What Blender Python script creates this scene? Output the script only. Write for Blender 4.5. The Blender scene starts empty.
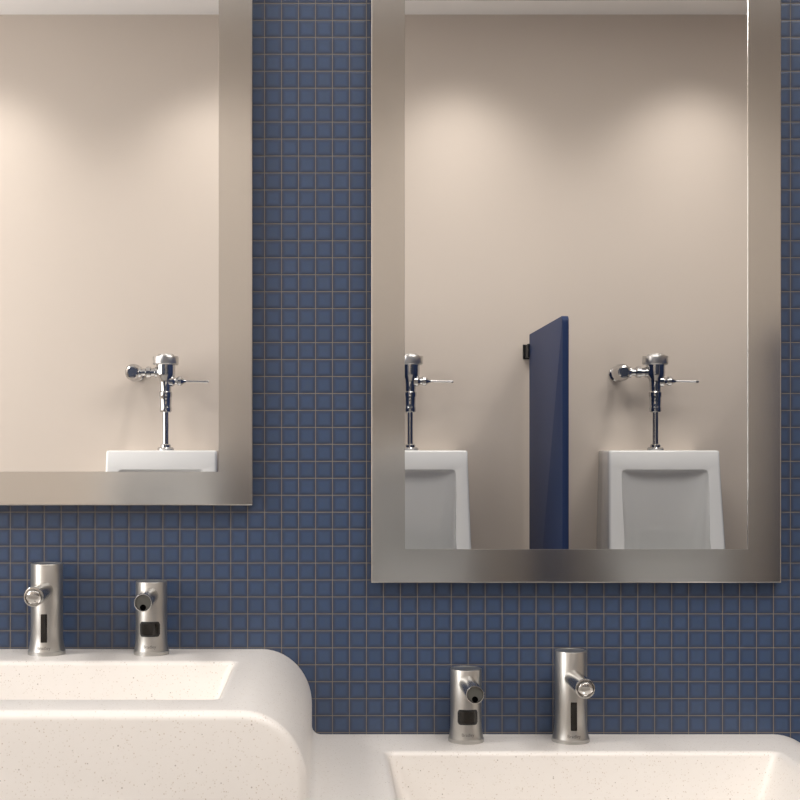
import bpy, bmesh, math
from mathutils import Vector, Matrix
PI = math.pi
SC = bpy.context.scene
COL = SC.collection

# ------------------------------------------------------------------ camera
D = 2.0                 # camera to tiled wall
EYE = 1.21
FPX = 1335.5            # focal length in pixels of an 800 px frame
cam = bpy.data.cameras.new('camera')
cam.sensor_width = 36.0
cam.lens = 36.0 * FPX / 800.0
cam.shift_x = 72 / 800.0
cam.shift_y = 50 / 800.0
cam.clip_start = 0.02
co = bpy.data.objects.new('camera', cam)
co.location = (0, -D, EYE)
co.rotation_euler = (PI / 2, 0, 0)
COL.objects.link(co)
SC.camera = co

# ------------------------------------------------------------------ room sizes
W = 2.844               # tiled wall to urinal wall
H = 2.776
XL, XR = -2.5, 3.0
WARM = (1.0, 0.965, 0.93)

# ------------------------------------------------------------------ world, lights, exposure
w = bpy.data.worlds.new('world')
SC.world = w
w.use_nodes = True
w.node_tree.nodes['Background'].inputs[0].default_value = (0.95, 0.97, 1.0, 1)
w.node_tree.nodes['Background'].inputs[1].default_value = 0.6

def area(name, loc, rot, sx, sy, power, color=WARM, spread=PI, shape='RECTANGLE'):
    l = bpy.data.lights.new(name, 'AREA')
    l.shape = shape; l.size = sx; l.size_y = sy
    l.energy = power; l.color = color; l.spread = spread
    o = bpy.data.objects.new(name, l)
    o.location = loc; o.rotation_euler = rot
    COL.objects.link(o)
    return o

def spot(name, loc, rot, power, angle, blend, radius=0.04, color=WARM):
    l = bpy.data.lights.new(name, 'SPOT')
    l.energy = power; l.color = color
    l.spot_size = math.radians(angle); l.spot_blend = blend
    l.shadow_soft_size = radius
    o = bpy.data.objects.new(name, l)
    o.location = loc; o.rotation_euler = rot
    COL.objects.link(o)
    return o

WASH_X = [-2.08, -1.235, -0.39, 0.457, 1.30, 2.15]     # wall washers in front of the urinal wall
WASH_Y = -(W - 0.31)
SINK_X = [-1.65, -0.80, 0.03, 0.88]
SINK_Y = -2.05
def beam(o, power, floor_):
    """photometric profile of a reflector lamp: intensity = cos(angle)^power + a little spill"""
    l = o.data; l.use_nodes = True
    nt = l.node_tree; N = nt.nodes; L = nt.links
    em = N['Emission']
    tc = N.new('ShaderNodeTexCoord'); sp_ = N.new('ShaderNodeSeparateXYZ'); L.new(tc.outputs['Normal'], sp_.inputs[0])
    def m2(op, a, b=None):
        n = N.new('ShaderNodeMath'); n.operation = op
        L.new(a, n.inputs[0])
        if b is not None: n.inputs[1].default_value = b
        return n.outputs[0]
    L.new(m2('ADD', m2('POWER', m2('ABSOLUTE', sp_.outputs['Z']), power), floor_), em.inputs['Strength'])
for x in WASH_X:
    beam(spot('wall_washer_beam', (x, WASH_Y, H - 0.02), (0, 0, 0), 30, 116, 0.60, 0.06, (1.0, 0.96, 0.92)), 4.2, 0.08)
for x in SINK_X:
    spot('sink_light_beam', (x, SINK_Y, H - 0.02), (math.radians(37), 0, 0), 34 if x > 0.5 else 13, 58, 0.9, 0.06, WARM)
area('corner_panel_glow', (-2.0, -0.75, H - 0.03), (0, 0, 0), 0.55, 0.55, 24, (1.0, 0.97, 0.94))
area('left_fill', (XL + 0.03, -1.75, 1.65), (0, -PI / 2, 0), 1.3, 1.5, 30, (1.0, 0.985, 0.97))  # added fill from the left, set in an invented window
area('ambient_fill', (0.9, -1.25, H - 0.03), (0, 0, 0), 1.8, 0.8, 29, WARM)  # added ambient fill, not a known ceiling lamp

SC.view_settings.view_transform = 'Standard'
SC.view_settings.look = 'None'
SC.view_settings.exposure = 0.06
SC.view_settings.gamma = 1.0
SC.view_settings.use_curve_mapping = False
try:
    SC.cycles.use_denoising = True
    SC.cycles.caustics_reflective = False
    SC.cycles.sample_clamp_indirect = 6
    SC.cycles.max_bounces = 12
    SC.cycles.diffuse_bounces = 6
    SC.cycles.glossy_bounces = 8
except Exception:
    pass

# ------------------------------------------------------------------ materials
def mat(name, color, rough=0.5, metal=0.0, **kw):
    m = bpy.data.materials.new(name)
    m.use_nodes = True
    b = m.node_tree.nodes['Principled BSDF']
    b.inputs['Base Color'].default_value = (*color, 1)
    b.inputs['Roughness'].default_value = rough
    b.inputs['Metallic'].default_value = metal
    for k, v in kw.items():
        b.inputs[k.replace('_', ' ')].default_value = v
    return m

def add_bump(m, scale, strength, dist=0.001, detail=3):
    nt = m.node_tree; N = nt.nodes; L = nt.links
    tc = N.new('ShaderNodeTexCoord'); no = N.new('ShaderNodeTexNoise'); bu = N.new('ShaderNodeBump')
    no.inputs['Scale'].default_value = scale; no.inputs['Detail'].default_value = detail
    bu.inputs['Strength'].default_value = strength; bu.inputs['Distance'].default_value = dist
    L.new(tc.outputs['Object'], no.inputs['Vector']); L.new(no.outputs['Fac'], bu.inputs['Height'])
    L.new(bu.outputs['Normal'], N['Principled BSDF'].inputs['Normal'])

M = {}
M['paint'] = mat('beige_wall_paint', (0.65, 0.572, 0.502), 0.7); add_bump(M['paint'], 300, 0.05)
M['ceiling'] = mat('ceiling_paint', (0.93, 0.92, 0.915), 0.8); add_bump(M['ceiling'], 250, 0.05)
M['floor'] = mat('floor_tile', (0.36, 0.34, 0.32), 0.45)
M['ceramic'] = mat('vitreous_china', (0.86, 0.86, 0.85), 0.12, 0.0, Coat_Weight=0.3, Coat_Roughness=0.05)
M['chrome'] = mat('chrome', (0.64, 0.64, 0.64), 0.10, 1.0)
M['satin'] = mat('satin_chrome', (0.62, 0.61, 0.60), 0.28, 1.0)
M['navy'] = mat('navy_plastic', (0.020, 0.036, 0.098), 0.5, 0.0, Specular_IOR_Level=0.15); add_bump(M['navy'], 900, 0.15, 0.0005)
M['black'] = mat('black_plastic', (0.012, 0.012, 0.013), 0.35)
M['hole'] = mat('nozzle_opening', (0.002, 0.002, 0.002), 0.9, 0.0, Specular_IOR_Level=0.0)
M['lens'] = mat('sensor_lens', (0.012, 0.010, 0.008), 0.12)
M['grey_disc'] = mat('dark_grey_disc', (0.11, 0.11, 0.10), 0.35, 0.3)
M['etch'] = mat('etched_lettering', (0.16, 0.155, 0.145), 0.5, 0.6)
M['mirror'] = mat('mirror_silver', (0.93, 0.925, 0.91), 0.0, 1.0)
M['white_trim'] = mat('white_metal_trim', (0.8, 0.8, 0.78), 0.4)
M['frost'] = mat('frosted_pane', (0.9, 0.92, 0.92), 0.4)

def brushed(name, color, rough, along='Z', aniso=0.0):
    m = mat(name, color, rough, 1.0)
    nt = m.node_tree; N = nt.nodes; L = nt.links; b = N['Principled BSDF']
    tc = N.new('ShaderNodeTexCoord'); mp = N.new('ShaderNodeMapping'); no = N.new('ShaderNodeTexNoise')
    sc = {'Z': (1500, 1500, 6), 'X': (6, 1500, 1500)}[along]
    mp.inputs['Scale'].default_value = sc
    no.inputs['Scale'].default_value = 1.0; no.inputs['Detail'].default_value = 2
    L.new(tc.outputs['Object'], mp.inputs['Vector']); L.new(mp.outputs['Vector'], no.inputs['Vector'])
    mr = N.new('ShaderNodeMapRange')
    mr.inputs['To Min'].default_value = rough * 0.8; mr.inputs['To Max'].default_value = rough * 1.2
    L.new(no.outputs['Fac'], mr.inputs['Value']); L.new(mr.outputs['Result'], b.inputs['Roughness'])
    return m
M['steel'] = brushed('brushed_steel_frame', (0.66, 0.645, 0.615), 0.125)
M['nickel'] = mat('brushed_nickel', (0.55, 0.54, 0.515), 0.36, 1.0)
M['polish'] = mat('polished_nickel', (0.60, 0.59, 0.57), 0.16, 1.0)

def tile_material():
    m = mat('blue_mosaic_tile', (0.05, 0.08, 0.16), 0.3)
    nt = m.node_tree; N = nt.nodes; L = nt.links; b = N['Principled BSDF']
    P = 0.0254; X0 = -0.1203; Z0 = 1.879
    tc = N.new('ShaderNodeTexCoord'); sp = N.new('ShaderNodeSeparateXYZ')
    L.new(tc.outputs['Object'], sp.inputs[0])
    def M2(op, a, bb=None, c=None):
        n = N.new('ShaderNodeMath'); n.operation = op
        for i, v in enumerate((a, bb, c)):
            if v is None: continue
            if isinstance(v, (int, float)): n.inputs[i].default_value = v
            else: L.new(v, n.inputs[i])
        return n.outputs[0]
    def edge(sock, o):
        t = M2('DIVIDE', M2('SUBTRACT', sock, o), P)
        f = M2('FRACT', M2('ADD', t, 400.0))
        cell = M2('FLOOR', M2('ADD', t, 400.0))
        return M2('MINIMUM', f, M2('SUBTRACT', 1.0, f)), cell
    ex, cx = edge(sp.outputs['X'], X0)
    ez, cz = edge(sp.outputs['Z'], Z0)
    d = M2('MINIMUM', ex, ez)
    def ramp(v, a, bb, smooth=True):
        n = N.new('ShaderNodeMapRange'); n.interpolation_type = 'SMOOTHSTEP' if smooth else 'LINEAR'
        n.inputs['From Min'].default_value = a; n.inputs['From Max'].default_value = bb
        L.new(v, n.inputs['Value']); return n.outputs['Result']
    grout = ramp(d, 0.010, 0.026)               # 0 in grout, 1 on tile
    rim_ramp = ramp(d, 0.02, 0.30)                 # darker, greyer colour towards each tile's rim
    wn = N.new('ShaderNodeTexWhiteNoise'); wn.noise_dimensions = '2D'
    cb = N.new('ShaderNodeCombineXYZ'); L.new(cx, cb.inputs[0]); L.new(cz, cb.inputs[1]); L.new(cb.outputs[0], wn.inputs['Vector'])
    nz = N.new('ShaderNodeTexNoise'); nz.inputs['Scale'].default_value = 90; L.new(tc.outputs['Object'], nz.inputs['Vector'])
    def mix(f, a, bb):
        n = N.new('ShaderNodeMix'); n.data_type = 'RGBA'
        L.new(f, n.inputs[0])
        for i, v in ((6, a), (7, bb)):
            if isinstance(v, tuple): n.inputs[i].default_value = (*v, 1)
            else: L.new(v, n.inputs[i])
        return n.outputs[2]
    blue = mix(wn.outputs['Value'], TILE_A, TILE_B)
    mott = mix(ramp(nz.outputs['Fac'], 0.35, 0.7), blue, TILE_C)
    til = mix(rim_ramp, TILE_RIM, mott)
    L.new(mix(grout, GROUT, til), b.inputs['Base Color'])
    mr = N.new('ShaderNodeMapRange'); mr.inputs['To Min'].default_value = 0.85; mr.inputs['To Max'].default_value = 0.30
    L.new(grout, mr.inputs['Value']); L.new(mr.outputs['Result'], b.inputs['Roughness'])
    hgt = M2('ADD', M2('MULTIPLY', grout, 0.7), M2('MULTIPLY', ramp(d, 0.03, 0.14), 0.5))
    bu = N.new('ShaderNodeBump'); bu.inputs['Strength'].default_value = 0.7; bu.inputs['Distance'].default_value = 0.0006
    L.new(hgt, bu.inputs['Height']); L.new(bu.outputs['Normal'], b.inputs['Normal'])
    return m
TILE_A = (0.042, 0.071, 0.142); TILE_B = (0.049, 0.080, 0.156); TILE_C = (0.047, 0.075, 0.136)
TILE_RIM = (0.037, 0.050, 0.090); GROUT = (0.215, 0.187, 0.145)
M['tile'] = tile_material()

def solid_surface():
    m = mat('speckled_solid_surface', (0.8, 0.74, 0.67), 0.38)
    nt = m.node_tree; N = nt.nodes; L = nt.links; b = N['Principled BSDF']
    tc = N.new('ShaderNodeTexCoord')
    prev = None
    base = N.new('ShaderNodeTexNoise'); base.inputs['Scale'].default_value = 60; base.inputs['Detail'].default_value = 4
    L.new(tc.outputs['Object'], base.inputs['Vector'])
    mx = N.new('ShaderNodeMix'); mx.data_type = 'RGBA'
    mx.inputs[6].default_value = (0.86, 0.82, 0.775, 1); mx.inputs[7].default_value = (0.885, 0.85, 0.81, 1)
    L.new(base.outputs['Fac'], mx.inputs[0]); prev = mx.outputs[2]
    for scale, thr, size, colr in ((380, 0.94, 0.26, (0.66, 0.59, 0.52)), (520, 0.90, 0.33, (0.76, 0.71, 0.65)),
                                   (230, 0.972, 0.18, (0.50, 0.45, 0.41))):
        v = N.new('ShaderNodeTexVoronoi'); v.inputs['Scale'].default_value = scale
        L.new(tc.outputs['Object'], v.inputs['Vector'])
        sep = N.new('ShaderNodeSeparateColor'); L.new(v.outputs['Color'], sep.inputs[0])
        g = N.new('ShaderNodeMath'); g.operation = 'GREATER_THAN'; g.inputs[1].default_value = thr
        L.new(sep.outputs[0], g.inputs[0])
        s = N.new('ShaderNodeMapRange'); s.inputs['From Min'].default_value = size; s.inputs['From Max'].default_value = size * 1.5
        s.inputs['To Min'].default_value = 1; s.inputs['To Max'].default_value = 0
        L.new(v.outputs['Distance'], s.inputs['Value'])
        mu = N.new('ShaderNodeMath'); mu.operation = 'MULTIPLY'
        L.new(g.outputs[0], mu.inputs[0]); L.new(s.outputs['Result'], mu.inputs[1])
        x = N.new('ShaderNodeMix'); x.data_type = 'RGBA'
        L.new(mu.outputs[0], x.inputs[0]); L.new(prev, x.inputs[6]); x.inputs[7].default_value = (*colr, 1)
        prev = x.outputs[2]
    L.new(prev, b.inputs['Base Color'])
    return m
M['solid'] = solid_surface()

# ------------------------------------------------------------------ helpers
def link(name, bm, m, parent=None, smooth=None, loc=None):
    me = bpy.data.meshes.new(name)
    bmesh.ops.recalc_face_normals(bm, faces=bm.faces)
    bm.to_mesh(me); bm.free()
    me.materials.append(m)
    if smooth is not None:
        for p in me.polygons: p.use_smooth = True
        me.set_sharp_from_angle(angle=math.radians(smooth))
    o = bpy.data.objects.new(name, me)
    COL.objects.link(o)
    if parent: o.parent = parent
    if loc: o.location = loc
    return o

def thing(name, label, cat, loc=(0, 0, 0), group=None):
    o = bpy.data.objects.new(name, None); COL.objects.link(o)
    o.location = loc; o['label'] = label; o['category'] = cat
    o.empty_display_size = 0.05
    if group: o['group'] = group
    return o

def structure(o):
    o['kind'] = 'structure'; return o

def box(bm, x0, x1, y0, y1, z0, z1, bevel=0.0, seg=2):
    r = bmesh.ops.create_cube(bm, size=1)
    vs = r['verts']
    bmesh.ops.scale(bm, vec=(x1 - x0, y1 - y0, z1 - z0), verts=vs)
    bmesh.ops.translate(bm, vec=((x0 + x1) / 2, (y0 + y1) / 2, (z0 + z1) / 2), verts=vs)
    if bevel:
        es = list({e for v in vs for e in v.link_edges})
        bmesh.ops.bevel(bm, geom=es, offset=bevel, segments=seg, profile=0.5, affect='EDGES')

def lathe(bm, prof, n=48, mat4=Matrix()):
    """prof: (r, h) pairs, axis Z; mat4 places it."""
    rings = []
    for r, h in prof:
        if r < 1e-6:
            rings.append([bm.verts.new(mat4 @ Vector((0, 0, h)))])
        else:
            rings.append([bm.verts.new(mat4 @ Vector((r * math.cos(2 * PI * k / n), r * math.sin(2 * PI * k / n), h))) for k in range(n)])
    for a, b in zip(rings, rings[1:]):
        for k in range(n):
            k2 = (k + 1) % n
            if len(a) == 1 and len(b) == 1: continue
            if len(a) == 1: bm.faces.new((a[0], b[k2], b[k]))
            elif len(b) == 1: bm.faces.new((a[k], a[k2], b[0]))
            else: bm.faces.new((a[k], a[k2], b[k2], b[k]))

def axis_to(p, d):
    """matrix whose +Z runs along d from p"""
    q = Vector(d).normalized().to_track_quat('Z', 'Y')
    return Matrix.Translation(Vector(p)) @ q.to_matrix().to_4x4()

def loft(bm, rings, cap=True):
    R = [[bm.verts.new(p) for p in r] for r in rings]
    n = len(R[0])
    for a, b in zip(R, R[1:]):
        for k in range(n):
            bm.faces.new((a[k], a[(k + 1) % n], b[(k + 1) % n], b[k]))
    if cap:
        bm.faces.new(R[0][::-1]); bm.faces.new(R[-1])
    return R

def rrect(x0, x1, y0, y1, r, n=6):
    """rounded rectangle outline, counter-clockwise (x, y)"""
    out = []
    rs = r if isinstance(r, (list, tuple)) else (r, r, r, r)
    for (cx, cy, a0, rr) in ((x1, y1, 0, rs[0]), (x0, y1, PI / 2, rs[1]), (x0, y0, PI, rs[2]), (x1, y0, 1.5 * PI, rs[3])):
        sx = -1 if cx == x1 else 1; sy = -1 if cy == y1 else 1
        for k in range(n + 1):
            a = a0 + (PI / 2) * k / n
            out.append((cx + sx * rr + rr * math.cos(a), cy + sy * rr + rr * math.sin(a)))
    return out

def apply_mods(o):
    dg = bpy.context.evaluated_depsgraph_get()
    me = bpy.data.meshes.new_from_object(o.evaluated_get(dg))
    o.modifiers.clear()
    o.data = me
    return o

def cut(o, cutter):
    md = o.modifiers.new('cut', 'BOOLEAN'); md.object = cutter; md.operation = 'DIFFERENCE'; md.solver = 'EXACT'

def shade(o, ang):
    for p in o.data.polygons: p.use_smooth = True
    o.data.set_sharp_from_angle(angle=math.radians(ang))

def copy_tree(o, parent=None):
    c = o.copy(); COL.objects.link(c)
    if parent: c.parent = parent
    for ch in list(o.children): copy_tree(ch, c)
    return c

# ------------------------------------------------------------------ room shell
T = 0.12
bm = bmesh.new(); box(bm, XL - T, XR + T, 0, T, 0, H)
structure(link('wall_back', bm, M['tile']))
bm = bmesh.new(); box(bm, XL - T, XR + T, -W - T, -W, 0, H)
structure(link('wall_front', bm, M['paint']))
bm = bmesh.new(); box(bm, XR, XR + T, -W, 0, 0, H)
structure(link('wall_right', bm, M['paint']))
WY0, WY1, WZ0, WZ1 = -2.5, -1.0, 1.0, 2.3
bm = bmesh.new()
box(bm, XL - T, XL, -W, WY0, 0, H); box(bm, XL - T, XL, WY1, 0, 0, H)
box(bm, XL - T, XL, WY0, WY1, 0, WZ0); box(bm, XL - T, XL, WY0, WY1, WZ1, H)
structure(link('wall_left', bm, M['paint']))
bm = bmesh.new(); box(bm, XL - T, XR + T, -W - T, T, -T, 0)
structure(link('floor', bm, M['floor']))
bm = bmesh.new(); box(bm, XL - T, XR + T, -W - T, T, H, H + T)
structure(link('ceiling', bm, M['ceiling']))
wf = bmesh.new()
for (a, b, c, d) in ((WY0, WY0 + .04, WZ0, WZ1), (WY1 - .04, WY1, WZ0, WZ1), (WY0 + .04, WY1 - .04, WZ0, WZ0 + .04), (WY0 + .04, WY1 - .04, WZ1 - .04, WZ1)):
    box(wf, XL - 0.07, XL - 0.01, a, b, c, d)
win = structure(link('fill_window_1', wf, M['white_trim']))  # unseen window, put in to carry the left fill light
bm = bmesh.new(); box(bm, XL - 0.05, XL - 0.04, WY0 + .04, WY1 - .04, WZ0 + .04, WZ1 - .04)
link('pane', bm, M['frost'], win)

# ------------------------------------------------------------------ double-height sink
YF = -0.478
ZH, ZL = 0.912, 0.7845
XH0, XM, XL1 = -0.788, -0.024, 0.740
RC = 0.075
ZB = 0.62

def arc(cx, cz, r, a0, a1, n=14, rz=None):
    rz = rz or r
    return [(cx + r * math.cos(math.radians(a0 + (a1 - a0) * k / n)), cz + rz * math.sin(math.radians(a0 + (a1 - a0) * k / n))) for k in range(n + 1)]
prof = []
prof += [(XH0, ZB)]
prof += arc(XH0 + RC, ZH - RC, RC, 180, 90)
prof += arc(XM - RC, ZH - 0.082, RC, 90, 0, rz=0.082)
prof += arc(XM + 0.013, ZL + 0.013, 0.013, 180, 270, 6)
prof += arc(XL1 - RC, ZL - RC, RC, 90, 0)
prof += [(XL1, ZB)]
# profile rings front to back, with the front edge rounded over
def inset(poly, d):
    n = len(poly); out = []
    for i in range(n):
        p0 = Vector(poly[i - 1]); p1 = Vector(poly[i]); p2 = Vector(poly[(i + 1) % n])
        a = (p1 - p0); b = (p2 - p1)
        if a.length < 1e-7: a = b
        if b.length < 1e-7: b = a
        na = Vector((a.y, -a.x)).normalized(); nb = Vector((b.y, -b.x)).normalized()
        nn = (na + nb)
        nn = nn.normalized() / max(0.5, nn.normalized().dot(na))
        out.append((p1.x + nn.x * d, p1.y + nn.y * d))
    return out
RF = 0.011
rings = []
for k in range(9):
    a = PI / 2 * k / 8
    ins = RF * (1 - math.sin(a)); y = YF + RF * (1 - math.cos(a))
    rings.append([(x, y, z) for x, z in inset(prof, ins)])
rings.append([(x, -0.001, z) for x, z in prof])
bm = bmesh.new(); loft(bm, rings)
sink = thing('double_sink', 'cream speckled solid-surface double sink with a high left tier and a low right tier', 'sink', (0, 0, ZB))
body = link('sink_body', bm, M['solid'])

BX = 0.2757; BY0, BY1 = -0.400, -0.116
SLX, SLY, BD = 0.36, 0.10, 0.125
def basin_ring(cx, ztop, depth, grow=0.0, r=0.012):
    x0 = cx - BX + SLX * depth - grow; x1 = cx + BX - SLX * depth + grow
    y0 = BY0 + 0.25 * depth - grow; y1 = BY1 - SLY * depth + grow
    return [(x, y, ztop - depth) for x, y in rrect(x0, x1, y0, y1, r)]
cutters = []
for cx, zt in ((-0.406, ZH), (0.358, ZL)):
    bm = bmesh.new()
    lip = 0.007
    rg = [basin_ring(cx, zt, -0.02, lip + 0.0), ]
    # flared lip: quarter-round from the deck into the wall
    for k in range(7):
        a = PI / 2 * k / 6
    rg = [basin_ring(cx, zt, -0.02, lip, 0.012 + lip)]
    for k in range(8):
        a = PI / 2 * k / 7          # a: 0 = tangent to the deck, 90 = tangent to the wall
        rg.append(basin_ring(cx, zt, lip * (1 - math.cos(a)), lip * (1 - math.sin(a)), 0.012 + lip * (1 - math.sin(a))))
    rg.append(basin_ring(cx, zt, BD - 0.01, 0, 0.012))
    rg.append(basin_ring(cx, zt, BD, -0.008, 0.010))
    loft(bm, rg)
    c = link('cut', bm, M['solid']); cutters.append(c)
    cut(body, c)
apply_mods(body)
for c in cutters: bpy.data.objects.remove(c)
shade(body, 35)
body.parent = sink; body.location = (0, 0, -ZB)
for cx, zt, lb in ((-0.406, ZH, 'higher rectangular basin'), (0.358, ZL, 'lower rectangular basin')):
    bm = bmesh.new()
    e = -0.0004
    rg = [basin_ring(cx, zt, 0.0072, e), basin_ring(cx, zt, BD - 0.0104, e)]
    for k in range(1, 5):
        a = PI / 2 * k / 4
        rg.append(basin_ring(cx, zt, BD - 0.0104 + 0.010 * math.sin(a), e - 0.010 * (1 - math.cos(a)), 0.012))
    R = loft(bm, rg, cap=False)
    bm.faces.new(R[-1])
    b = link('basin', bm, M['solid'], sink, 40, (0, 0, -ZB))
    for p in b.data.polygons: pass
    b['label'] = lb
    bm = bmesh.new()
    lathe(bm, [(0.0, 0.0015), (0.006, 0.0015), (0.016, 0.003), (0.026, 0.003), (0.029, 0.0), (0.0, 0.0)], 40,
          Matrix.Translation((cx, -0.26, zt - BD + 0.0008)))
    dr = link('drain', bm, M['chrome'], b, 40)

# ------------------------------------------------------------------ framed mirrors
FT = 0.022; REC = 0.0016; FB = 0.0500
def framed_mirror(x0, x1, z0, z1, label):
    t = thing('framed_mirror', label, 'mirror', ((x0 + x1) / 2, 0, z0))
    ox, oz = -(x0 + x1) / 2, -z0
    bm = bmesh.new()
    # cross-section of the frame bar swept round the rectangle, mitred
    sec = [(0, -0.001), (0, -FT + 0.0016), (0.0003, -FT + 0.0008), (0.0008, -FT + 0.0003), (0.0018, -FT), (FB - 0.0003, -FT), (FB, -FT + 0.0003), (FB, -FT + 0.0008),
           (FB, -FT + REC + 0.002), (FB, -0.001)]
    R = []
    for s, y in sec:
        R.append([bm.verts.new((x, y, z)) for x, z in ((x0 + s + ox, z0 + s + oz), (x1 - s + ox, z0 + s + oz), (x1 - s + ox, z1 - s + oz), (x0 + s + ox, z1 - s + oz))])
    for i in range(len(R)):
        a, b = R[i], R[(i + 1) % len(R)]
        for k in range(4):
            bm.faces.new((a[k], a[(k + 1) % 4], b[(k + 1) % 4], b[k]))
    link('mirror_frame', bm, M['steel'], t)
    bm = bmesh.new()
    g = FB - 0.004
    box(bm, x0 + g + ox, x1 - g + ox, -FT + REC, -FT + REC + 0.004, z0 + g + oz, z1 - g + oz)
    link('mirror_glass', bm, M['mirror'], t)
    return t
SF = (D - FT) / FPX
def fx(px): return (px - 328) * SF
def fz(py): return EYE - (py - 450) * SF
framed_mirror(fx(371.0), fx(781.5), fz(583), fz(583) + 0.914, 'lower steel-framed wall mirror, right of the tiled gap, showing the navy screen')
framed_mirror(fx(252.5) - 0.608, fx(252.5), fz(505.5), fz(505.5) + 0.914, 'higher steel-framed wall mirror at the left, above the raised basin')

# ------------------------------------------------------------------ taps and soap dispensers
def text_mesh(s, size, r, zc, name, parent):
    """lettering wrapped on a cylinder of radius r round Z, facing -Y"""
    cu = bpy.data.curves.new('tmp', 'FONT'); cu.body = s; cu.size = size
    cu.align_x = 'CENTER'; cu.align_y = 'CENTER'; cu.extrude = 0.0
    to = bpy.data.objects.new('tmp', cu); COL.objects.link(to)
    dg = bpy.context.evaluated_depsgraph_get()
    me = bpy.data.meshes.new_from_object(to.evaluated_get(dg))
    bpy.data.objects.remove(to)
    bm = bmesh.new(); bm.from_mesh(me)
    ext = bmesh.ops.extrude_face_region(bm, geom=bm.faces[:])
    top = {v for v in ext['geom'] if isinstance(v, bmesh.types.BMVert)}
    for v in bm.verts:
        rr = r(zc + v.co.y) + (0.00025 if v in top else -0.0004)
        a = v.co.x / rr
        v.co = Vector((rr * math.sin(a), -rr * math.cos(a), zc + v.co.y))
    return link(name, bm, M['etch'], parent)

def wrap_panel(x, z0, z1, rad, rc, r, thick, n=5):
    """rounded window wrapped on the body"""
    bm = bmesh.new()
    pts = rrect(-x, x, z0, z1, rc, n)
    # densify horizontally by fan grid: clip to columns
    cols = 16
    import bisect
    rows = []
    top, bot = [], []
    for i in range(cols + 1):
        u = -x + 2 * x * i / cols
        du = max(0.0, abs(u) - (x - rc))
        e = rc - math.sqrt(max(0.0, rc * rc - du * du))
        top.append((u, z1 - e)); bot.append((u, z0 + e))
    def P(u, z, off):
        rr = rad(z) + off; a = u / rad(z)
        return bm.verts.new((rr * math.sin(a), -rr * math.cos(a), z))
    O = [[P(u, z, thick) for u, z in top], [P(u, z, thick) for u, z in bot]]
    I = [[P(u, z, -0.001) for u, z in top], [P(u, z, -0.001) for u, z in bot]]
    for i in range(cols):
        bm.faces.new((O[0][i], O[1][i], O[1][i + 1], O[0][i + 1]))
        bm.faces.new((O[0][i + 1], I[0][i + 1], I[0][i], O[0][i]))
        bm.faces.new((O[1][i], I[1][i], I[1][i + 1], O[1][i + 1]))
    for i in (0, cols):
        if (O[0][i].co - O[1][i].co).length > 1e-6:
            bm.faces.new((O[0][i], I[0][i], I[1][i], O[1][i]))
    bmesh.ops.remove_doubles(bm, verts=bm.verts[:], dist=1e-6)
    return bm

def body_lathe(bm, R0, RB, FL, HH):
    """flared foot, straight barrel, soft top edge with a shallow dished top"""
    pr = [(0, 0), (RB, 0), (RB, 0.0050), (RB - 0.0006, 0.0056)]
    for k in range(1, 11):
        t = k / 10
        pr.append((R0 + (RB - 0.0006 - R0) * (1 - t) ** 2.2, 0.0056 + (FL - 0.0056) * t))
    pr += [(R0, HH - 0.0012), (R0 - 0.0004, HH - 0.0003), (R0 - 0.0012, HH), (R0 - 0.0028, HH), (R0 - 0.0034, HH - 0.0006), (0, HH - 0.0006)]
    lathe(bm, pr, 96)
    pts = sorted([(z, r) for r, z in pr[2:-5]])
    def rad(z):
        for (za, ra), (zb, rb) in zip(pts, pts[1:]):
            if za <= z <= zb: return ra + (rb - ra) * (z - za) / max(1e-9, zb - za)
        return R0
    return rad

def make_tap(label):
    t = thing('sensor_tap', label, 'tap')
    bm = bmesh.new(); rad = body_lathe(bm, 0.0230, 0.0272, 0.034, 0.1325)
    link('tap_body', bm, M['nickel'], t, 30)
    R = 0.0139; L = 0.100; zc = 0.0940
    bm = bmesh.new()
    lathe(bm, [(0, 0.0), (R * .92, 0.0), (R * .96, 0.05), (R, L - 0.004), (R, L - 0.0012), (R - 0.0008, L), (R - 0.0022, L + .0003), (R - 0.0030, L - 0.0015), (0, L - 0.0015)], 64, axis_to((0, 0, zc), (0, -1, 0)))
    sp = link('spout', bm, M['polish'], t, 30)
    bm = bmesh.new()
    r2 = R - 0.0034
    lathe(bm, [(0, -0.004), (r2, -0.004), (r2, 0.0008), (r2 - 0.0006, 0.0018), (r2 * .55, 0.0034), (0, 0.0040)], 48,
          axis_to((0, -L + 0.0008, zc - 0.0009), (0, -1, -0.30)))
    link('aerator', bm, M['polish'], sp, 40)
    link('sensor_window', wrap_panel(0.0046, 0.0195, 0.0605, rad, 0.0004, R, 0.0003), M['lens'], t)
    text_mesh('Bradley', 0.0066, rad, 0.0112, 'lettering', t)
    return t

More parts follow.
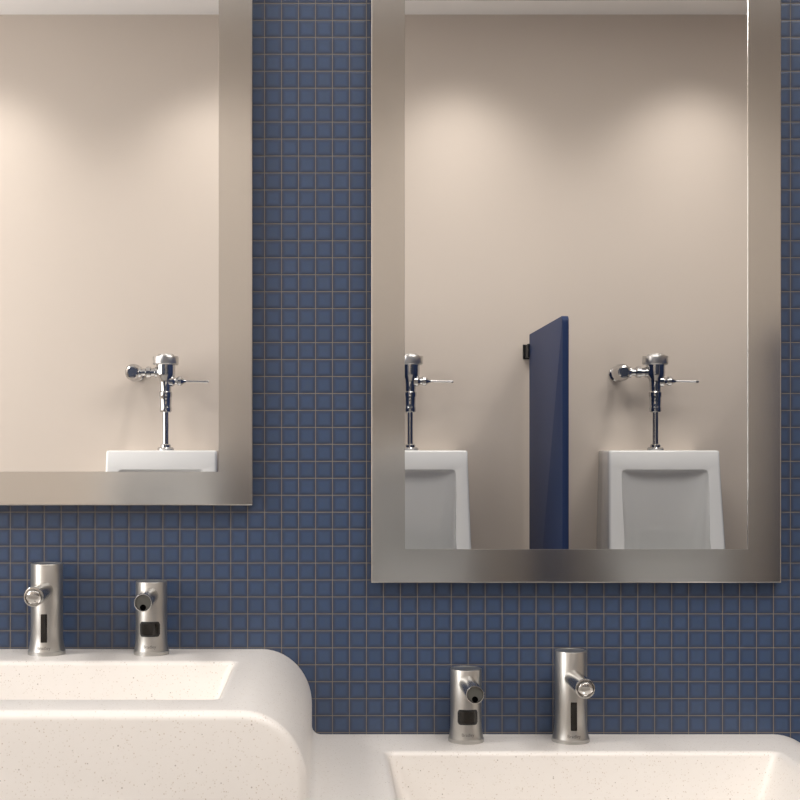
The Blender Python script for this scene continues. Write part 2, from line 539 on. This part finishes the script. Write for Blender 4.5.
def make_dispenser(label):
    t = thing('soap_dispenser', label, 'soap dispenser')
    bm = bmesh.new(); rad = body_lathe(bm, 0.0228, 0.0258, 0.030, 0.1063)
    link('dispenser_body', bm, M['nickel'], t, 30)
    R = 0.0125; L = 0.104; zc = 0.0862
    bm = bmesh.new()
    lathe(bm, [(0, 0.0), (R, 0.0), (R, L - 0.0006), (R - 0.0005, L), (R - 0.0013, L), (R - 0.0016, L - 0.0006), (R - 0.0016, L - 0.004), (0, L - 0.004)], 64, axis_to((0, 0, zc), (0, -1, 0)))
    sp = link('spout', bm, M['polish'], t, 30)
    bm = bmesh.new()
    lathe(bm, [(0, L - 0.006), (R - 0.0017, L - 0.006), (R - 0.0017, L - 0.0020), (0, L - 0.0020)], 48, axis_to((0, 0, zc), (0, -1, 0)))
    fc = link('spout_face', bm, M['grey_disc'], sp, 30)
    fc['label'] = 'dark grey round end face of the spout'
    bm = bmesh.new()
    lathe(bm, [(0, L - 0.0055), (0.0042, L - 0.0055), (0.0042, L - 0.0012), (0.0034, L - 0.0010), (0, L - 0.0012)], 32, axis_to((0, 0, zc - 0.0066), (0, -1, 0)))
    link('nozzle', bm, M['hole'], sp, 30)
    link('level_window', wrap_panel(0.0154, 0.0275, 0.0495, rad, 0.0040, R, 0.0004), M['black'], t)
    bm2 = wrap_panel(0.0128, 0.0300, 0.0470, rad, 0.0025, R, 0.0006)
    link('sensor_window', bm2, M['lens'], t)
    text_mesh('Bradley', 0.0062, rad, 0.0130, 'lettering', t)
    return t

tap = make_tap('tall brushed-nickel sensor tap on the higher sink tier, left of a soap dispenser')
tap.location = (-0.4114, -0.046, ZH)
tp2 = copy_tree(tap); tp2['label'] = 'tall brushed-nickel sensor tap on the lower sink tier, right of a soap dispenser'
tp2.location = (0.3550, -0.046, ZL)
dis = make_dispenser('short nickel soap dispenser with dark window on the higher sink tier')
dis.location = (-0.2583, -0.046, ZH)
ds2 = copy_tree(dis); ds2['label'] = 'short nickel soap dispenser with dark window on the lower sink tier'
ds2.location = (0.2020, -0.046, ZL)
for o in (tap, tp2): o.rotation_euler.z = math.radians(1.4); o['group'] = 'sensor taps on the double sink'
for o in (dis, ds2): o.rotation_euler.z = math.radians(1.0); o['group'] = 'soap dispensers on the double sink'

# ------------------------------------------------------------------ urinals (face +Y, back on the front wall)
UT = 1.2085
def make_urinal():
    z_ = [(0.0, 0.189, 0.175, 0.246), (0.05, 0.1900, 0.1755, 0.250), (0.33, 0.1975, 0.183, 0.288), (0.45, 0.199, 0.184, 0.325),
          (0.54, 0.198, 0.182, 0.350), (0.60, 0.188, 0.172, 0.335), (0.66, 0.150, 0.135, 0.27), (0.70, 0.10, 0.09, 0.19)]
    rings = []
    for dz, hf, hb, dp in z_:
        rf = 0.010 if dz < 0.35 else 0.010 + (dz - 0.35) * 0.35
        pts = []
        # outline: back corners sharp, front corners rounded
        pts.append((hb, 0.0)); pts.append((-hb, 0.0))
        for sx, a0 in ((-1, PI), (1, PI / 2)):
            for k in range(7):
                a = a0 - (PI / 2) * k / 6
                cx = sx * (hf - rf); cy = dp - rf
                pts.append((cx + rf * math.cos(a), cy + rf * math.sin(a)))
        rings.append([(x, y + 0.001, -dz) for x, y in pts])
    # rounded top edge
    first = rings[0]
    def shrink(r, d, z):
        return [(x * (1 - d / 0.19), max(0.001, y - d) if y > 0.01 else y, z) for x, y, _ in r]
    top = [shrink(first, 0.006, 0.0), shrink(first, 0.0018, -0.0018), [(x, y, -0.006) for x, y, z in first]]
    bm = bmesh.new(); loft(bm, top + rings[1:])
    o = link('urinal_body', bm, M['ceramic'])
    # recess
    cs = []
    for dz, hf, hb, yb in ((0.065, 0.145, 0, 0.245), (0.069, 0.148, 0, 0.236), (0.080, 0.149, 0, 0.229), (0.105, 0.149, 0, 0.222), (0.15, 0.149, 0, 0.214),
                           (0.22, 0.147, 0, 0.198), (0.30, 0.145, 0, 0.172), (0.40, 0.150, 0, 0.110), (0.48, 0.155, 0, 0.08),
                           (0.55, 0.13, 0, 0.10), (0.60, 0.08, 0, 0.15)):
        fy = 0.45 if dz < 0.36 else 0.45
        if dz >= 0.36:
            fy = {0.40: 0.292, 0.48: 0.305, 0.55: 0.27, 0.60: 0.22}[dz]
        pts = []
        nb = 8
        ym = min(fy - 0.01, 0.262 + max(0, dz - 0.1) * 0.1)
        # right wall -> rounded back -> left wall, then the front
        for k in range(nb + 1):
            t = k / nb
            a = -PI / 2 * t
            # superellipse quarter from (hf, ym) to (0, yb)
            cx = hb + (hf - hb) * (1 - t) ** 1.3 if False else None
            ex = 0.38
            px = hf * (math.cos(a) ** 0.55) * (1 - 0) if t < 1 else 0.0
            py = ym - (ym - yb) * (math.sin(-a) ** 0.85)
            pts.append((px, py))
        left = [(-x, y) for x, y in pts[:-1]][::-1]
        ring = pts + left + [(-hf, fy), (hf, fy)]
        cs.append([(x, y, -dz) for x, y in ring])
    bm = bmesh.new(); loft(bm, cs)
    c = link('cut', bm, M['ceramic'])
    cut(o, c)
    bv = o.modifiers.new('bv', 'BEVEL'); bv.width = 0.007; bv.segments = 3; bv.limit_method = 'ANGLE'; bv.angle_limit = math.radians(40)
    apply_mods(o); bpy.data.objects.remove(c)
    shade(o, 50)
    t = thing('urinal', '', 'urinal')
    o.parent = t
    bm = bmesh.new()
    lathe(bm, [(0, 0.002), (0.02, 0.004), (0.034, 0.003), (0.036, 0.0), (0, 0)], 32, Matrix.Translation((0, 0.17, -0.601)))
    link('drain_strainer', bm, M['chrome'], t, 40)
    return t

def make_valve():
    """origin on the urinal top under the valve axis; +Y points out of the wall, the wall is at y=-0.12"""
    t = thing('flush_valve', '', 'flush valve')
    # spud flange and tube
    bm = bmesh.new()
    lathe(bm, [(0, 0), (0.029, 0), (0.0295, 0.006), (0.025, 0.011), (0.018, 0.012), (0.018, 0.019), (0.015, 0.022), (0.010, 0.0225), (0, 0.0225)], 40)
    link('spud_flange', bm, M['chrome'], t, 35)
    bm = bmesh.new(); lathe(bm, [(0, 0.018), (0.0105, 0.018), (0.0105, 0.142), (0, 0.142)], 32)
    link('flush_tube', bm, M['chrome'], t, 35)
    # body
    bm = bmesh.new()
    lathe(bm, [(0, 0.134), (0.0185, 0.134), (0.0205, 0.138), (0.0205, 0.150), (0.0195, 0.152), (0.0205, 0.185), (0.0225, 0.190), (0.0225, 0.203), (0.0190, 0.207),
               (0.0205, 0.240), (0.0235, 0.250), (0.0320, 0.260), (0.0335, 0.268), (0.0335, 0.305), (0, 0.305)], 48)
    vb = link('valve_body', bm, M['chrome'], t, 35)
    bm = bmesh.new()
    lathe(bm, [(0, 0.300), (0.0420, 0.300), (0.0450, 0.304), (0.0455, 0.325), (0.0440, 0.330), (0.030, 0.332), (0.0285, 0.3355), (0.026, 0.3375), (0, 0.3385)], 48)
    link('valve_cap', bm, M['satin'], t, 35)
    # handle
    bm = bmesh.new()
    lathe(bm, [(0, 0.012), (0.0195, 0.012), (0.0195, 0.026), (0.0155, 0.030), (0.0130, 0.034), (0.0130, 0.040), (0.0165, 0.043), (0.0165, 0.054), (0.011, 0.060), (0.007, 0.066), (0.005, 0.072), (0, 0.072)], 32,
          axis_to((0, 0, 0.243), (1, 0, 0)))
    link('handle_socket', bm, M['chrome'], t, 35)
    bm = bmesh.new()
    lathe(bm, [(0, 0), (0.0040, 0), (0.0040, 0.068), (0.0048, 0.072), (0.0050, 0.082), (0.0040, 0.085), (0, 0.086)], 24, axis_to((0.066, 0, 0.243), (1, 0.02, -0.02)))
    link('flush_handle', bm, M['chrome'], t, 35)
    # inlet coupling to the stop
    zi = 0.274
    bm = bmesh.new()
    lathe(bm, [(0, 0.018), (0.0185, 0.018), (0.0185, 0.036), (0.0150, 0.038), (0.0150, 0.050), (0.0200, 0.052), (0.0200, 0.066), (0.0165, 0.069), (0.0130, 0.071), (0.0130, 0.084), (0.0195, 0.086), (0.0195, 0.102), (0, 0.110)],
          24, axis_to((0, 0, zi), (-1, 0, 0)))
    link('inlet_coupling', bm, M['chrome'], t, 35)
    sx = -0.114
    bm = bmesh.new()
    lathe(bm, [(0, 0.0), (0.0250, 0.0), (0.0255, 0.003), (0.0230, 0.007), (0.0180, 0.010), (0.0165, 0.012), (0, 0.012)], 40, axis_to((sx, -0.119, zi), (0, 1, 0)))
    link('wall_flange', bm, M['chrome'], t, 35)
    bm = bmesh.new()
    lathe(bm, [(0, 0.0), (0.0150, 0.0), (0.0155, 0.058), (0.0260, 0.064), (0.0300, 0.072), (0.0310, 0.084), (0.0300, 0.100), (0.0290, 0.114), (0.0245, 0.122), (0.0240, 0.136),
               (0.0215, 0.140), (0.0165, 0.1415), (0.0160, 0.1380), (0, 0.1380)], 40, axis_to((sx, -0.115, zi), (0, 1, 0)))
    st = link('stop_valve', bm, M['chrome'], t, 35)
    return t

u0 = make_urinal(); v0 = make_valve()
UX = [-0.569, 0.288, 1.148]
ul = ['white urinal whose top just shows in the bottom right of the higher mirror',
      'white urinal cut by the lower mirror\'s left edge, left of the navy screen',
      'white urinal right of the navy screen in the lower mirror']
vl = ['chrome flush valve with lever handle, over the leftmost urinal in the higher mirror',
      'chrome flush valve cut off by the lower mirror\'s left edge, left of the navy screen',
      'chrome flush valve with wall stop and lever, over the urinal right of the navy screen']
for i, x in enumerate(UX):
    u = u0 if i == 0 else copy_tree(u0)
    v = v0 if i == 0 else copy_tree(v0)
    u.location = (x, -W, UT); u['label'] = ul[i]; u['group'] = 'white urinals on the beige wall'
    v.location = (x, -W + 0.12, UT); v['label'] = vl[i]; v['group'] = 'flush valves over the urinals'

# ------------------------------------------------------------------ privacy screens
def make_screen():
    t = thing('privacy_screen', '', 'privacy screen')
    th = 0.020; y0, y1 = 0.050, 0.721; z0, z1 = 0.30, 1.6217
    rr = 0.022
    outl = [(y0, z0), (y1, z0)] + [(y1 - rr + rr * math.cos(a), z1 - rr + rr * math.sin(a)) for a in [PI / 2 * k / 8 for k in range(9)]] + [(y0, z1)]
    def ins(d):
        return [(min(max(y, y0 + d), y1 - d), min(max(z, z0 + d), z1 - d)) for y, z in outl]
    bv = 0.0022
    rings = [[(-th / 2, y, z) for y, z in ins(bv)], [(-th / 2 + bv * .3, y, z) for y, z in ins(bv * .3)], [(-th / 2 + bv, y, z) for y, z in outl], [(th / 2 - bv, y, z) for y, z in outl],
             [(th / 2 - bv * .3, y, z) for y, z in ins(bv * .3)], [(th / 2, y, z) for y, z in ins(bv)]]
    bm = bmesh.new(); loft(bm, rings)
    link('panel', bm, M['navy'], t, 40)
    for zc in (1.563, 0.42):
        bm = bmesh.new()
        box(bm, -0.026, 0.026, 0.0, 0.005, zc - 0.026, zc + 0.026, 0.001)
        box(bm, -0.018, -0.0102, 0.004, 0.062, zc - 0.024, zc + 0.024, 0.001)
        box(bm, 0.0102, 0.018, 0.004, 0.062, zc - 0.024, zc + 0.024, 0.001)
        link('bracket', bm, M['black'], t)
    return t
s0 = make_screen()
for i, (x, lb) in enumerate(((0.7264, 'navy blue privacy screen between the middle and right urinals, seen whole in the lower mirror'),
                             (-0.1336, 'navy blue privacy screen between the left and middle urinals, behind the gap between the mirrors'),
                             (1.5864, 'navy blue privacy screen right of the rightmost urinal, blurred in the lower mirror\'s steel frame'))):
    s = s0 if i == 0 else copy_tree(s0)
    s.location = (x, -W, 0); s['label'] = lb; s['group'] = 'navy screens between the urinals'

# ------------------------------------------------------------------ ceiling lights (out of the picture, they carry the lamps)
def make_can(r):
    t = thing('recessed_downlight', '', 'ceiling light')
    bm = bmesh.new()
    lathe(bm, [(r, -0.004), (r + 0.018, -0.003), (r + 0.020, 0.0), (r, 0.0), (r, -0.004)], 32)
    link('trim_ring', bm, M['white_trim'], t, 40)
    return t
ORD = ['leftmost', 'second from left', 'third from left', 'third from right', 'second from right', 'rightmost']
ORD4 = ['leftmost', 'second from left', 'second from right', 'rightmost']
c0 = make_can(0.05); first = True
for x in WASH_X:
    c = c0 if first else copy_tree(c0); first = False
    c.location = (x, WASH_Y, H - 0.0005)
    c['label'] = '%s of the six white recessed downlights nearest the urinal wall' % ORD[WASH_X.index(x)]; c['group'] = 'downlights along the urinal wall'
for x in SINK_X:
    c = copy_tree(c0)
    c.location = (x, SINK_Y, H - 0.0005)
    c['label'] = '%s of the four white recessed downlights aimed at the sinks' % ORD4[SINK_X.index(x)]; c['group'] = 'downlights along the sinks'

def make_panel(sx, sy, loc, label):
    """surface-mounted panel light: a white tray whose open face holds the lamp"""
    t = thing('panel_light', label, 'ceiling light', loc)
    bm = bmesh.new()
    e = 0.02
    box(bm, -sx / 2 - e, sx / 2 + e, -sy / 2 - e, sy / 2 + e, -0.012, -0.001)
    link('tray', bm, M['white_trim'], t)
    bm = bmesh.new()
    for a, b, c, d in ((-sx / 2 - e, sx / 2 + e, -sy / 2 - e, -sy / 2), (-sx / 2 - e, sx / 2 + e, sy / 2, sy / 2 + e),
                       (-sx / 2 - e, -sx / 2, -sy / 2, sy / 2), (sx / 2, sx / 2 + e, -sy / 2, sy / 2)):
        box(bm, a, b, c, d, -0.032, -0.012)
    link('rim', bm, M['white_trim'], t)
make_panel(1.8, 0.8, (0.9, -1.25, H), 'added long white fill panel on the ceiling above the middle of the room')  # invented housing round the added ambient fill
make_panel(0.55, 0.55, (-2.0, -0.75, H), 'small square white panel light on the ceiling near the left wall')
